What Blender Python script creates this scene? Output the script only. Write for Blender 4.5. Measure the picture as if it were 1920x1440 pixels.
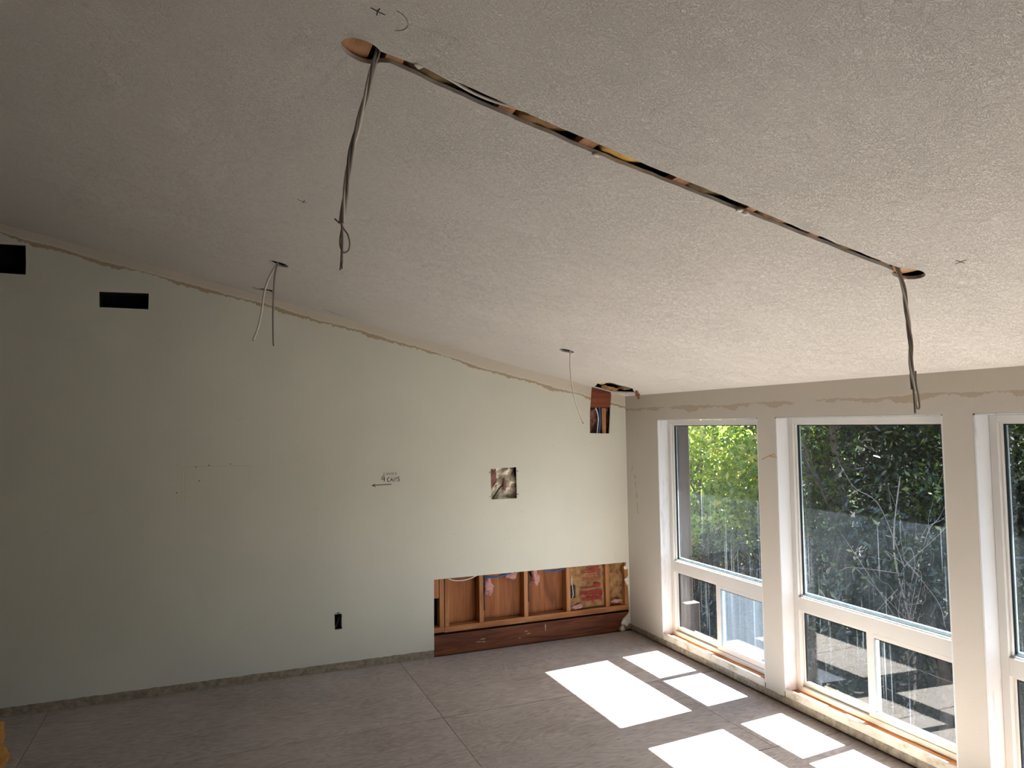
import bpy, bmesh, math, random
import numpy as np
from mathutils import Vector, Matrix, noise

# ------------------------------------------------------------------ camera, light, exposure
scene = bpy.context.scene
for o in list(bpy.data.objects):
    bpy.data.objects.remove(o, do_unlink=True)
COL = scene.collection
rnd = random.Random(7)

cam_d = bpy.data.cameras.new('camera')
cam = bpy.data.objects.new('camera', cam_d)
COL.objects.link(cam)
cam_d.sensor_fit = 'HORIZONTAL'
cam_d.sensor_width = 36.0
cam_d.lens = 1371.6 / 1920 * 36.0
cam_d.clip_start = 0.02
yaw, pitch, roll = (math.radians(v) for v in (22.0909, 3.0792, -0.8567))
fw = Vector((math.sin(yaw) * math.cos(pitch), math.cos(yaw) * math.cos(pitch), math.sin(pitch)))
r0 = Vector((math.cos(yaw), -math.sin(yaw), 0))
u0 = r0.cross(fw)
rr = math.cos(roll) * r0 + math.sin(roll) * u0
uu = -math.sin(roll) * r0 + math.cos(roll) * u0
M4 = Matrix.Identity(4)
for i in range(3):
    M4[i][0], M4[i][1], M4[i][2] = rr[i], uu[i], -fw[i]
M4.translation = Vector((-3.558, -5.952, 1.92))
cam.matrix_world = M4
scene.camera = cam

world = bpy.data.worlds.new('sky')
scene.world = world
world.use_nodes = True
wn = world.node_tree
wn.nodes.clear()
sky = wn.nodes.new('ShaderNodeTexSky')
sky.sky_type = 'NISHITA'
sky.sun_disc = False
sky.sun_elevation = math.radians(45)
sky.sun_rotation = math.radians(85)
sky.air_density = 1.0
sky.dust_density = 2.0
bg = wn.nodes.new('ShaderNodeBackground')
bg.inputs['Strength'].default_value = 0.26
wo = wn.nodes.new('ShaderNodeOutputWorld')
wn.links.new(sky.outputs[0], bg.inputs[0])
wn.links.new(bg.outputs[0], wo.inputs[0])

sun_d = bpy.data.lights.new('sun', 'SUN')
sun_d.energy = 38.0
sun_d.angle = math.radians(0.53)
sun_d.color = (1.0, 1.0, 0.985)
sun = bpy.data.objects.new('sun', sun_d)
COL.objects.link(sun)
sun.rotation_euler = Vector((1.0, 0.085, 1.0)).to_track_quat('Z', 'Y').to_euler()
sun.location = (12, 1, 12)

vs = scene.view_settings
vs.view_transform = 'Standard'
vs.look = 'None'
vs.exposure = 1.60
vs.gamma = 1.0
vs.use_curve_mapping = False
scene.cycles.max_bounces = 14
scene.cycles.diffuse_bounces = 9
scene.cycles.transparent_max_bounces = 16

# ------------------------------------------------------------------ constants (metres)
H = 2.1574          # eave wall height
SL = 0.24223        # ceiling slope
XL, YF = -10.4, -9.4  # far-off walls of the room
def zc(x):
    return H - SL * x

# ------------------------------------------------------------------ helpers
def s2l(c):
    return tuple(((v / 255) / 12.92 if v / 255 <= 0.04045 else ((v / 255 + 0.055) / 1.055) ** 2.4) for v in c) + (1.0,)

def link(o, parent=None):
    COL.objects.link(o)
    if parent is not None:
        o.parent = parent
        o.matrix_parent_inverse = parent.matrix_world.inverted()
    return o

def tag(o, label=None, cat=None, group=None, kind=None):
    if label: o['label'] = label
    if cat: o['category'] = cat
    if group: o['group'] = group
    if kind: o['kind'] = kind
    return o

def mesh_obj(name, verts, faces, mat, parent=None, smooth=False):
    me = bpy.data.meshes.new(name)
    me.from_pydata([tuple(v) for v in verts], [], faces)
    me.materials.append(mat)
    if smooth:
        me.polygons.foreach_set('use_smooth', [True] * len(me.polygons))
    me.update()
    return link(bpy.data.objects.new(name, me), parent)

def empty(name, loc=(0, 0, 0)):
    o = bpy.data.objects.new(name, None)
    o.location = loc
    o.empty_display_size = 0.1
    COL.objects.link(o)
    bpy.context.view_layer.update()
    return o

def bm_obj(name, bm, mat, parent=None, smooth=False):
    me = bpy.data.meshes.new(name)
    bm.normal_update()
    bm.to_mesh(me)
    bm.free()
    me.materials.append(mat)
    if smooth:
        me.polygons.foreach_set('use_smooth', [True] * len(me.polygons))
    return link(bpy.data.objects.new(name, me), parent)

def box(name, x, y, z, mat, parent=None, bev=0.0, skew=0.0):
    bm = bmesh.new()
    vs_ = [bm.verts.new((a, b, c - (SL * a if skew else 0))) for a in x for b in y for c in z]
    for f in ((0, 1, 3, 2), (4, 6, 7, 5), (0, 4, 5, 1), (2, 3, 7, 6), (0, 2, 6, 4), (1, 5, 7, 3)):
        bm.faces.new([vs_[i] for i in f])
    bmesh.ops.recalc_face_normals(bm, faces=bm.faces)
    if bev > 0:
        bmesh.ops.bevel(bm, geom=list(bm.edges), offset=bev, segments=2, affect='EDGES', profile=0.5)
    return bm_obj(name, bm, mat, parent)

def curve_mesh(cu, name):
    tmp = bpy.data.objects.new('tmp', cu)
    COL.objects.link(tmp)
    dg = bpy.context.evaluated_depsgraph_get()
    me = bpy.data.meshes.new_from_object(tmp.evaluated_get(dg))
    bpy.data.objects.remove(tmp, do_unlink=True)
    bpy.data.curves.remove(cu)
    me.name = name
    return me

def plate(name, loops, thick, mapping, mat, parent=None):
    """flat sheet with holes: loops in 2D, extruded by thick, mapped (a, b, c in 0..1) -> world"""
    cu = bpy.data.curves.new('plate', 'CURVE')
    cu.dimensions = '2D'
    cu.fill_mode = 'BOTH'
    cu.extrude = 0.5
    for lp in loops:
        sp = cu.splines.new('POLY')
        sp.points.add(len(lp) - 1)
        for p, q in zip(sp.points, lp):
            p.co = (q[0], q[1], 0, 1)
        sp.use_cyclic_u = True
    me = curve_mesh(cu, name)
    for v in me.vertices:
        a, b, c = v.co
        v.co = mapping(a, b, (c + 0.5) * thick)
    me.materials.clear()
    me.materials.append(mat)
    bm = bmesh.new()
    bm.from_mesh(me)
    bmesh.ops.remove_doubles(bm, verts=bm.verts, dist=1e-5)
    bmesh.ops.recalc_face_normals(bm, faces=bm.faces)
    bm.to_mesh(me)
    bm.free()
    me.polygons.foreach_set('use_smooth', [False] * len(me.polygons))
    return link(bpy.data.objects.new(name, me), parent)

def tube(name, pts, rad, mat, parent=None, smooth_path=True, res=6, flat=1.0):
    pts = [Vector(p) for p in pts]
    if smooth_path and len(pts) > 2:
        out = []
        n = len(pts)
        for i in range(n - 1):
            p0, p1, p2, p3 = pts[max(i - 1, 0)], pts[i], pts[i + 1], pts[min(i + 2, n - 1)]
            for k in range(6):
                t = k / 6
                out.append(0.5 * ((2 * p1) + (p2 - p0) * t + (2 * p0 - 5 * p1 + 4 * p2 - p3) * t * t + (3 * p1 - p0 - 3 * p2 + p3) * t ** 3))
        out.append(pts[-1])
        pts = out
    verts, faces = [], []
    up = Vector((0.31, 0.52, 0.79)).normalized()
    for i, p in enumerate(pts):
        t = (pts[min(i + 1, len(pts) - 1)] - pts[max(i - 1, 0)]).normalized()
        a = t.cross(up)
        if a.length < 1e-3:
            a = t.cross(Vector((1, 0, 0)))
        a.normalize()
        b = t.cross(a).normalized()
        up = -a.cross(t) if False else up
        rd = rad[min(i, len(rad) - 1)] if isinstance(rad, (list, tuple)) else rad
        for k in range(res):
            th = 2 * math.pi * k / res
            verts.append(p + a * math.cos(th) * rd + b * math.sin(th) * rd * flat)
    for i in range(len(pts) - 1):
        for k in range(res):
            faces.append((i * res + k, i * res + (k + 1) % res, (i + 1) * res + (k + 1) % res, (i + 1) * res + k))
    faces.append(tuple(range(res)))
    faces.append(tuple((len(pts) - 1) * res + k for k in reversed(range(res))))
    return mesh_obj(name, verts, faces, mat, parent, smooth=True)

def lump(name, center, size, mat, parent=None, seed=0, amp=0.3, freq=6.0, sub=3):
    bm = bmesh.new()
    bmesh.ops.create_icosphere(bm, subdivisions=sub, radius=1.0)
    off = Vector((seed * 3.17, seed * 1.73, seed * 2.31))
    for v in bm.verts:
        n = v.co.normalized()
        q = Vector((n.x * size[0], n.y * size[1], n.z * size[2]))
        d = noise.fractal(q * freq + off, 1.0, 2.0, 4) * amp
        v.co = Vector(center) + Vector((n.x * size[0], n.y * size[1], n.z * size[2])) * (1 + d)
    return bm_obj(name, bm, mat, parent, smooth=True)

def sheet(name, origin, ax, ay, nrm, nu, nv, amp, freq, mat, parent=None, seed=0, thick=0.002, edge=0.0):
    """crumpled thin sheet with thickness"""
    origin, ax, ay, nrm = Vector(origin), Vector(ax), Vector(ay), Vector(nrm)
    off = Vector((seed * 5.1, seed * 2.7, seed * 1.3))
    verts, faces = [], []
    for side in (0, 1):
        for j in range(nv + 1):
            for i in range(nu + 1):
                a, b = i / nu, j / nv
                ea = edge * noise.noise(Vector((b * 7, seed, 1.0))) * (1 if i in (0, nu) else 0)
                eb = edge * noise.noise(Vector((a * 7, seed, 5.0))) * (1 if j in (0, nv) else 0)
                p = origin + ax * (a + ea) + ay * (b + eb)
                q = p * freq + off
                h = noise.fractal(q, 0.9, 2.1, 4) * amp + (0.5 - abs(noise.noise(q * 0.7))) * amp * 0.8
                verts.append(p + nrm * (h - side * thick))
    W = nu + 1
    N = W * (nv + 1)
    for j in range(nv):
        for i in range(nu):
            a = j * W + i
            faces.append((a, a + 1, a + W + 1, a + W))
            faces.append((N + a, N + a + W, N + a + W + 1, N + a + 1))
    rim = [i for i in range(W)] + [j * W + nu for j in range(1, nv + 1)] + [nv * W + i for i in range(nu - 1, -1, -1)] + [j * W for j in range(nv - 1, 0, -1)]
    for k in range(len(rim)):
        a, b = rim[k], rim[(k + 1) % len(rim)]
        faces.append((a, N + a, N + b, b))
    o = mesh_obj(name, verts, faces, mat, parent, smooth=True)
    return o

# ------------------------------------------------------------------ materials
class NT:
    def __init__(s, name):
        s.m = bpy.data.materials.new(name)
        s.m.use_nodes = True
        s.t = s.m.node_tree
        s.t.nodes.clear()
        s.out = s.t.nodes.new('ShaderNodeOutputMaterial')
    def n(s, typ, ins=None, **kw):
        nd = s.t.nodes.new('ShaderNode' + typ)
        for k, v in kw.items():
            setattr(nd, k, v)
        for k, v in (ins or {}).items():
            sock = nd.inputs[k]
            if hasattr(v, 'is_linked') or isinstance(v, bpy.types.NodeSocket):
                s.t.links.new(v, sock)
            else:
                sock.default_value = v
        return nd
    def math(s, op, a, b=None, c=None, clamp=False):
        nd = s.t.nodes.new('ShaderNodeMath')
        nd.operation = op
        nd.use_clamp = clamp
        for i, v in enumerate((a, b, c)):
            if v is None:
                continue
            if isinstance(v, bpy.types.NodeSocket):
                s.t.links.new(v, nd.inputs[i])
            else:
                nd.inputs[i].default_value = v
        return nd.outputs[0]
    def ramp(s, fac, stops, interp='LINEAR'):
        nd = s.t.nodes.new('ShaderNodeValToRGB')
        nd.color_ramp.interpolation = interp
        el = nd.color_ramp.elements
        while len(el) < len(stops):
            el.new(0.5)
        for e, (p, c) in zip(el, stops):
            e.position = p
            e.color = c if len(c) == 4 else tuple(c) + (1.0,)
        s.t.links.new(fac, nd.inputs[0])
        return nd.outputs[0]
    def mix(s, fac, a, b, blend='MIX'):
        nd = s.t.nodes.new('ShaderNodeMix')
        nd.data_type = 'RGBA'
        nd.blend_type = blend
        for sock, v in ((nd.inputs[0], fac), (nd.inputs[6], a), (nd.inputs[7], b)):
            if isinstance(v, bpy.types.NodeSocket):
                s.t.links.new(v, sock)
            else:
                sock.default_value = v
        return nd.outputs[2]
    def pos(s):
        return s.n('NewGeometry').outputs['Position']
    def obj(s):
        return s.n('TexCoord').outputs['Object']
    def noise(s, vec, scale, detail=4.0, rough=0.5, dist=0.0):
        return s.n('TexNoise', {'Vector': vec, 'Scale': scale, 'Detail': detail, 'Roughness': rough, 'Distortion': dist}).outputs['Fac']
    def mapping(s, vec, scale=(1, 1, 1), loc=(0, 0, 0), rot=(0, 0, 0)):
        return s.n('Mapping', {'Vector': vec, 'Scale': scale, 'Location': loc, 'Rotation': rot}).outputs[0]
    def xyz(s, vec):
        nd = s.n('SeparateXYZ', {'Vector': vec})
        return nd.outputs[0], nd.outputs[1], nd.outputs[2]
    def bsdf(s, color, rough=0.6, bump=None, strength=0.3, dist=0.01, spec=0.3, **kw):
        p = s.n('BsdfPrincipled')
        if isinstance(color, bpy.types.NodeSocket):
            s.t.links.new(color, p.inputs['Base Color'])
        else:
            p.inputs['Base Color'].default_value = color
        if isinstance(rough, bpy.types.NodeSocket):
            s.t.links.new(rough, p.inputs['Roughness'])
        else:
            p.inputs['Roughness'].default_value = rough
        p.inputs['Specular IOR Level'].default_value = spec
        for k, v in kw.items():
            p.inputs[k.replace('_', ' ')].default_value = v
        if bump is not None:
            b = s.n('Bump', {'Height': bump, 'Strength': strength, 'Distance': dist})
            s.t.links.new(b.outputs[0], p.inputs['Normal'])
        s.t.links.new(p.outputs[0], s.out.inputs[0])
        return p

def plain(name, c, rough=0.6, var=0.08, scale=12.0, spec=0.3, metal=0.0):
    t = NT(name)
    nz = t.noise(t.obj(), scale)
    base = s2l(c)
    col = t.ramp(nz, [(0.3, tuple(v * (1 - var) for v in base[:3])), (0.7, tuple(min(1, v * (1 + var)) for v in base[:3]))])
    p = t.bsdf(col, rough, nz, 0.1, 0.004, spec)
    p.inputs['Metallic'].default_value = metal
    return t.m

def wood(name, dark, mid, light, axis='x', scale=1.0, rough=0.65, knots=True):
    t = NT(name)
    st = {'x': (0.7, 9, 9), 'y': (9, 0.7, 9), 'z': (9, 9, 0.7)}[axis]
    v = t.mapping(t.pos(), tuple(k * scale for k in st))
    n1 = t.noise(v, 2.2, 5, 0.55, 1.2)
    n2 = t.noise(v, 9.0, 3, 0.6)
    n3 = t.noise(t.pos(), 2.3, 3)
    f = t.math('ADD', t.math('MULTIPLY', n1, 0.65), t.math('ADD', t.math('MULTIPLY', n2, 0.2), t.math('MULTIPLY', n3, 0.2)))
    col = t.ramp(f, [(0.38, s2l(dark)), (0.53, s2l(mid)), (0.68, s2l(light))])
    t.bsdf(col, rough, n2, 0.15, 0.003)
    return t.m

def paint_wall(name, base, which):
    t = NT(name)
    P = t.pos()
    x, y, z = t.xyz(P)
    big = t.noise(P, 1.1, 4, 0.55)
    fine = t.noise(P, 70.0, 4, 0.6)
    b = s2l(base)
    col = t.ramp(big, [(0.25, tuple(v * 0.93 for v in b[:3])), (0.75, tuple(min(1, v * 1.04) for v in b[:3]))])
    # faint scuffs
    sc = t.noise(t.mapping(P, (1, 1, 2.2)), 7.0, 6, 0.7)
    sm = t.math('MULTIPLY', t.math('SUBTRACT', sc, 0.62, clamp=True), 1.6, clamp=True)
    col = t.mix(sm, col, s2l((150, 140, 122)))
    # ragged scar of the removed crown tape under the ceiling line
    f = t.math('SUBTRACT', t.math('SUBTRACT', H, t.math('MULTIPLY', x, SL)), z)
    along = x if which == 'A' else y
    comb = t.n('CombineXYZ', {'X': along})
    w1 = t.noise(comb.outputs[0], 1.7, 3, 0.6)
    w2 = t.noise(t.mapping(P, (1, 1, 0.45)), 26.0, 4, 0.7)
    lo = t.math('ADD', t.math('MULTIPLY', w1, 0.07), t.math('MULTIPLY', w2, 0.035))
    if which == 'A':
        rise = t.math('MULTIPLY', t.math('ADD', x, 2.2, clamp=True), 0.03)
        lo = t.math('ADD', t.math('ADD', lo, rise), 0.012)
        th = t.math('MULTIPLY', t.math('SUBTRACT', t.noise(comb.outputs[0], 3.1, 2), 0.27, clamp=True), 0.10)
    else:
        lo = t.math('ADD', lo, 0.062)
        th = t.math('MULTIPLY', t.math('SUBTRACT', t.noise(comb.outputs[0], 2.4, 3), 0.40, clamp=True), 0.24)
    d = t.math('SUBTRACT', f, lo)                      # 0 at the scar's upper edge
    rag = t.math('ADD', th, t.math('MULTIPLY', t.math('SUBTRACT', w2, 0.5), 0.03))
    inside = t.math('MULTIPLY', t.math('MULTIPLY', d, 400, clamp=True), t.math('MULTIPLY', t.math('SUBTRACT', rag, d), 300, clamp=True))
    above = t.math('MULTIPLY', t.math('MULTIPLY', d, -60), 1.0, clamp=True)
    upc = s2l((196, 188, 173)) if which == 'A' else s2l((190, 183, 170))
    col = t.mix(above, col, upc)
    col = t.mix(t.math('MULTIPLY', inside, 0.8 if which == 'A' else 0.5), col, s2l((156, 132, 98)))
    # bare strip left by the baseboard
    zz = t.math('ADD', z, t.math('MULTIPLY', t.math('SUBTRACT', t.noise(t.mapping(P, (1, 1, 0.3)), 9.0, 5, 0.7), 0.5), 0.022))
    strip = t.math('MULTIPLY', t.math('SUBTRACT', 0.062, zz), 500, clamp=True)
    dirt = t.noise(P, 22, 5, 0.7)
    sc_ = t.ramp(dirt, [(0.35, s2l((116, 104, 88))), (0.6, s2l((158, 147, 129))), (0.8, s2l((170, 161, 145)))])
    col = t.mix(strip, col, sc_)
    hgt = t.math('ADD', fine, t.math('ADD', t.math('MULTIPLY', inside, -0.8), t.math('MULTIPLY', strip, -0.8)))
    t.bsdf(col, 0.62, hgt, 0.22, 0.003, 0.25)
    return t.m

M = {}
M['wall_a'] = paint_wall('painted_drywall_cream', (202, 202, 189), 'A')
M['wall_b'] = paint_wall('painted_drywall_backlit', (190, 184, 174), 'B')  # darker copy of the room paint, backlight shade put into the colour
M['wall_far'] = plain('painted_drywall_far', (96, 58, 32), 0.85)

def ceiling_mat():
    t = NT('knockdown_ceiling')
    P = t.pos()
    patch = t.noise(P, 2.1, 4, 0.55)
    pm = t.ramp(patch, [(0.30, (0.45, 0.45, 0.45)), (0.70, (1, 1, 1))])
    warp = t.n('TexNoise', {'Vector': P, 'Scale': 9.0, 'Detail': 3.0}).outputs['Color']
    vv = t.n('VectorMath', {0: P, 1: warp}, operation='MULTIPLY_ADD')
    vv.inputs[1].default_value = (0.10, 0.10, 0.10)
    t.t.links.new(warp, vv.inputs[0])
    t.t.links.new(P, vv.inputs[2])
    ridge = t.noise(t.mapping(vv.outputs[0], (1.0, 1.5, 1.0)), 42.0, 3, 0.55)
    rg = t.math('ABSOLUTE', t.math('SUBTRACT', ridge, 0.5))
    lines = t.math('SUBTRACT', 1.0, t.math('MULTIPLY', rg, 20.0, clamp=True))
    fine = t.noise(P, 130.0, 3, 0.6)
    h = t.math('ADD', t.math('MULTIPLY', t.math('MULTIPLY', lines, pm), 1.0), t.math('MULTIPLY', fine, 0.3))
    edge = t.noise(P, 16.0, 4, 0.6)
    b = s2l((211, 206, 198))
    col = t.ramp(t.noise(P, 0.9, 3), [(0.3, tuple(v * 0.96 for v in b[:3])), (0.7, b)])
    spk = t.noise(P, 60, 1, 0.3)
    col = t.mix(t.math('MULTIPLY', t.math('SUBTRACT', spk, 0.86, clamp=True), 12, clamp=True), col, s2l((90, 76, 62)))
    t.bsdf(col, 0.75, h, 0.75, 0.0030, 0.2)
    return t.m
M['ceiling'] = ceiling_mat()

def floor_mat():
    t = NT('dusty_plywood')
    P = t.obj()
    info = t.n('ObjectInfo').outputs['Random']
    shift = t.n('CombineXYZ', {'X': t.math('MULTIPLY', info, 13.0), 'Y': t.math('MULTIPLY', info, 7.0)})
    vv = t.n('VectorMath', {0: t.pos(), 1: shift.outputs[0]}, operation='ADD').outputs[0]
    st = t.mapping(vv, (0.55, 2.6, 1))
    big = t.noise(st, 1.3, 4, 0.6, 0.6)
    rings = t.math('FRACT', t.math('MULTIPLY', big, 26.0))
    ring = t.math('ABSOLUTE', t.math('SUBTRACT', rings, 0.5))
    fine = t.noise(t.mapping(vv, (6, 60, 1)), 1.6, 4, 0.6)
    dust = t.noise(vv, 1.4, 6, 0.65)
    f = t.math('ADD', t.math('MULTIPLY', ring, 0.34), t.math('ADD', t.math('MULTIPLY', fine, 0.55), t.math('MULTIPLY', dust, 0.5)))
    col = t.ramp(f, [(0.35, s2l((126, 115, 109))), (0.55, s2l((160, 150, 145))), (0.80, s2l((184, 176, 171)))])
    # dark torn-fibre specks and glue residue
    sp = t.noise(t.mapping(vv, (8, 22, 1)), 2.4, 5, 0.75)
    msk = t.noise(vv, 1.9, 3, 0.6)
    spm = t.math('MULTIPLY', t.math('MULTIPLY', t.math('SUBTRACT', sp, 0.60, clamp=True), 9, clamp=True), t.math('MULTIPLY', t.math('SUBTRACT', msk, 0.42, clamp=True), 6, clamp=True))
    col = t.mix(t.math('MULTIPLY', spm, 0.8), col, s2l((80, 66, 58)))
    dots = t.noise(vv, 17.0, 2, 0.4)
    col = t.mix(t.math('MULTIPLY', t.math('SUBTRACT', dots, 0.79, clamp=True), 20, clamp=True), col, s2l((66, 54, 48)))
    t.bsdf(col, 0.72, f, 0.25, 0.004, 0.22)
    return t.m
M['floor'] = floor_mat()
M['joint'] = plain('dark_floor_joint', (52, 42, 36), 0.9)
M['white'] = plain('white_vinyl', (199, 197, 192), 0.38, 0.02, 6, 0.45)
def jamb_mat():
    t = NT('smudged_white_jamb')
    P = t.pos()
    n1 = t.noise(t.mapping(P, (6, 6, 1.0)), 3.0, 5, 0.65)
    m = t.math('MULTIPLY', t.math('SUBTRACT', n1, 0.58, clamp=True), 4, clamp=True)
    col = t.mix(m, s2l((206, 208, 210)), s2l((158, 157, 156)))
    n2 = t.noise(P, 14.0, 3, 0.6)
    col = t.mix(t.math('MULTIPLY', t.math('SUBTRACT', n2, 0.66, clamp=True), 5, clamp=True), col, s2l((192, 174, 156)))
    t.bsdf(col, 0.55, n1, 0.1, 0.003)
    return t.m
M['jamb'] = jamb_mat()
M['gasket'] = plain('black_gasket', (24, 28, 32), 0.5)
M['spacer'] = plain('pale_glow_spacer', (168, 186, 200), 0.4, 0.05, 8, 0.5)  # pale blue tone holds the lit glow of the pane edges
def sill_mat():
    t = NT('worn_sill_drywall')
    P = t.pos()
    n1 = t.noise(t.mapping(P, (1, 1, 2)), 6.0, 6, 0.65)
    col = t.ramp(n1, [(0.33, s2l((156, 142, 117))), (0.46, s2l((200, 191, 175))), (0.7, s2l((214, 208, 197)))])
    n2 = t.noise(P, 26.0, 2, 0.4)
    col = t.mix(t.math('MULTIPLY', t.math('SUBTRACT', n2, 0.76, clamp=True), 14, clamp=True), col, s2l((92, 80, 70)))
    t.bsdf(col, 0.6, n1, 0.25, 0.003)
    return t.m
M['sill'] = sill_mat()
M['wood_raw'] = wood('raw_fir', (120, 72, 40), (184, 124, 76), (214, 160, 108), 'y')
M['wood_sill'] = wood('raw_sill_fir', (110, 66, 40), (190, 118, 70), (220, 156, 104), 'y')
M['stud'] = wood('stud_fir', (128, 80, 46), (164, 112, 70), (184, 134, 90), 'z')
M['plate'] = wood('plate_fir', (118, 70, 40), (154, 100, 60), (174, 124, 82), 'x')
M['rim'] = wood('dark_redwood_board', (74, 39, 22), (108, 60, 36), (128, 78, 50), 'x')
M['ply'] = wood('sheathing_plywood', (110, 62, 32), (148, 91, 50), (166, 111, 66), 'z', 0.6)
M['topplate'] = wood('redwood_plate', (88, 42, 26), (122, 64, 41), (140, 80, 53), 'x')
M['furring'] = wood('furring_pine', (136, 94, 66), (176, 130, 94), (196, 154, 118), 'y')
M['post'] = wood('weathered_post', (33, 27, 24), (46, 38, 34), (60, 51, 46), 'z')
M['void'] = plain('dark_cavity', (26, 20, 16), 0.95)  # near-black puts the shade inside the cavities into the colour
M['black'] = plain('black_plastic', (18, 18, 18), 0.5)
M['black_tin'] = plain('shade_black_duct', (10, 10, 10), 0.8)  # near-black stands in for the shade deep in the openings
M['steel'] = plain('galvanised_steel', (188, 188, 184), 0.35, 0.05, 20, 0.5, 0.9)
M['cable_grey'] = plain('grey_cable_jacket', (150, 142, 134), 0.5)
M['cable_white'] = plain('white_cable_jacket', (222, 214, 200), 0.5)
M['cable_black'] = plain('black_cable_jacket', (36, 34, 34), 0.5)
M['cable_blue'] = plain('blue_cable_jacket', (36, 88, 150), 0.45)
M['copper'] = plain('bare_conductor', (60, 40, 28), 0.5)
M['pink'] = plain('pink_fibreglass', (184, 134, 130), 0.95, 0.25, 40)
M['mauve'] = plain('mauve_fibreglass', (122, 84, 74), 0.95, 0.45, 30)
M['yellow'] = plain('yellow_fibreglass', (214, 172, 92), 0.95, 0.2, 30)
M['brown_wool'] = plain('brown_mineral_wool', (118, 100, 70), 0.95, 0.4, 26)
M['gypsum'] = plain('torn_gypsum', (226, 220, 208), 0.9, 0.1, 30)
M['smear'] = plain('dull_plaster_smear', (168, 140, 116), 0.9, 0.1, 30)
M['ink'] = plain('marker_ink', (30, 24, 20), 0.6)
M['pencil'] = plain('pencil_line', (96, 84, 66), 0.7)
M['red_ink'] = plain('red_print', (140, 32, 36), 0.7)
M['roof'] = plain('roof_board', (96, 88, 80), 0.8)
def kraft_mat():
    t = NT('kraft_paper')
    n1 = t.noise(t.pos(), 18.0, 5, 0.6)
    col = t.ramp(n1, [(0.3, s2l((104, 72, 44))), (0.55, s2l((150, 114, 74))), (0.8, s2l((172, 138, 96)))])
    t.bsdf(col, 0.7, n1, 0.3, 0.004)
    return t.m
M['kraft'] = kraft_mat()
def foil_mat():
    t = NT('crumpled_white_paper')
    n1 = t.noise(t.pos(), 20.0, 4, 0.6)
    col = t.ramp(n1, [(0.32, s2l((178, 160, 138))), (0.55, s2l((226, 218, 200))), (0.8, s2l((236, 230, 216)))])
    t.bsdf(col, 0.6, n1, 0.3, 0.004)
    return t.m
M['paper'] = foil_mat()

def glass_mat(name, dust=0.0022, refl=0.040):
    t = NT(name)
    P = t.pos()
    x, y, z = t.xyz(P)
    facing = t.n('LayerWeight', {'Blend': 0.5}).outputs['Facing']
    fr = t.math('ADD', refl, t.math('MULTIPLY', t.math('POWER', facing, 4.0), 0.85), clamp=True)
    tr = t.n('BsdfTransparent', {'Color': (0.955, 0.97, 0.965, 1)})
    gl = t.n('BsdfGlossy', {'Color': (1, 1, 1, 1), 'Roughness': 0.0})
    m1 = t.n('MixShader', {0: fr, 1: tr.outputs[0], 2: gl.outputs[0]})
    # dried water runs, smears, spatter
    run = t.noise(t.mapping(P, (1, 120, 0.9)), 1.0, 2, 0.45)
    runm = t.math('MULTIPLY', t.math('SUBTRACT', run, 0.65, clamp=True), 16, clamp=True)
    grp = t.noise(t.mapping(P, (1, 2.4, 0.8)), 1.0, 2)
    runm = t.math('MULTIPLY', runm, t.math('MULTIPLY', t.math('SUBTRACT', grp, 0.42, clamp=True), 6, clamp=True))
    smear = t.noise(t.mapping(P, (1, 1.6, 1.0)), 3.2, 6, 0.7)
    spat = t.noise(P, 70.0, 3, 0.6)
    spm = t.math('MULTIPLY', t.math('SUBTRACT', spat, 0.66, clamp=True), 5, clamp=True)
    a = t.math('ADD', t.math('MULTIPLY', t.math('POWER', smear, 2.0), dust * 3.0), t.math('ADD', t.math('MULTIPLY', runm, 0.050), t.math('MULTIPLY', spm, 0.016)))
    tl = t.n('BsdfTranslucent', {'Color': (0.74, 0.88, 1.0, 1)})
    df = t.n('BsdfDiffuse', {'Color': (0.8, 0.8, 0.8, 1)})
    ds = t.n('MixShader', {0: 0.25, 1: tl.outputs[0], 2: df.outputs[0]})
    m2 = t.n('MixShader', {0: a, 1: m1.outputs[0], 2: ds.outputs[0]})
    t.t.links.new(m2.outputs[0], t.out.inputs[0])
    return t.m
M['glass'] = glass_mat('dusty_window_glass')
M['glass_low'] = glass_mat('dusty_lower_glass', 0.0016, 0.030)
def screen_mat():
    t = NT('insect_screen')
    P = t.pos()
    n1 = t.noise(t.mapping(P, (1, 14, 0.8)), 1.5, 5, 0.6)
    a = t.math('ADD', 0.010, t.math('MULTIPLY', n1, 0.020))
    tr = t.n('BsdfTransparent', {'Color': (0.62, 0.68, 0.78, 1)})
    tl = t.n('BsdfTranslucent', {'Color': (0.70, 0.75, 0.78, 1)})
    m = t.n('MixShader', {0: a, 1: tr.outputs[0], 2: tl.outputs[0]})
    t.t.links.new(m.outputs[0], t.out.inputs[0])
    return t.m
M['screen'] = screen_mat()

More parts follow.
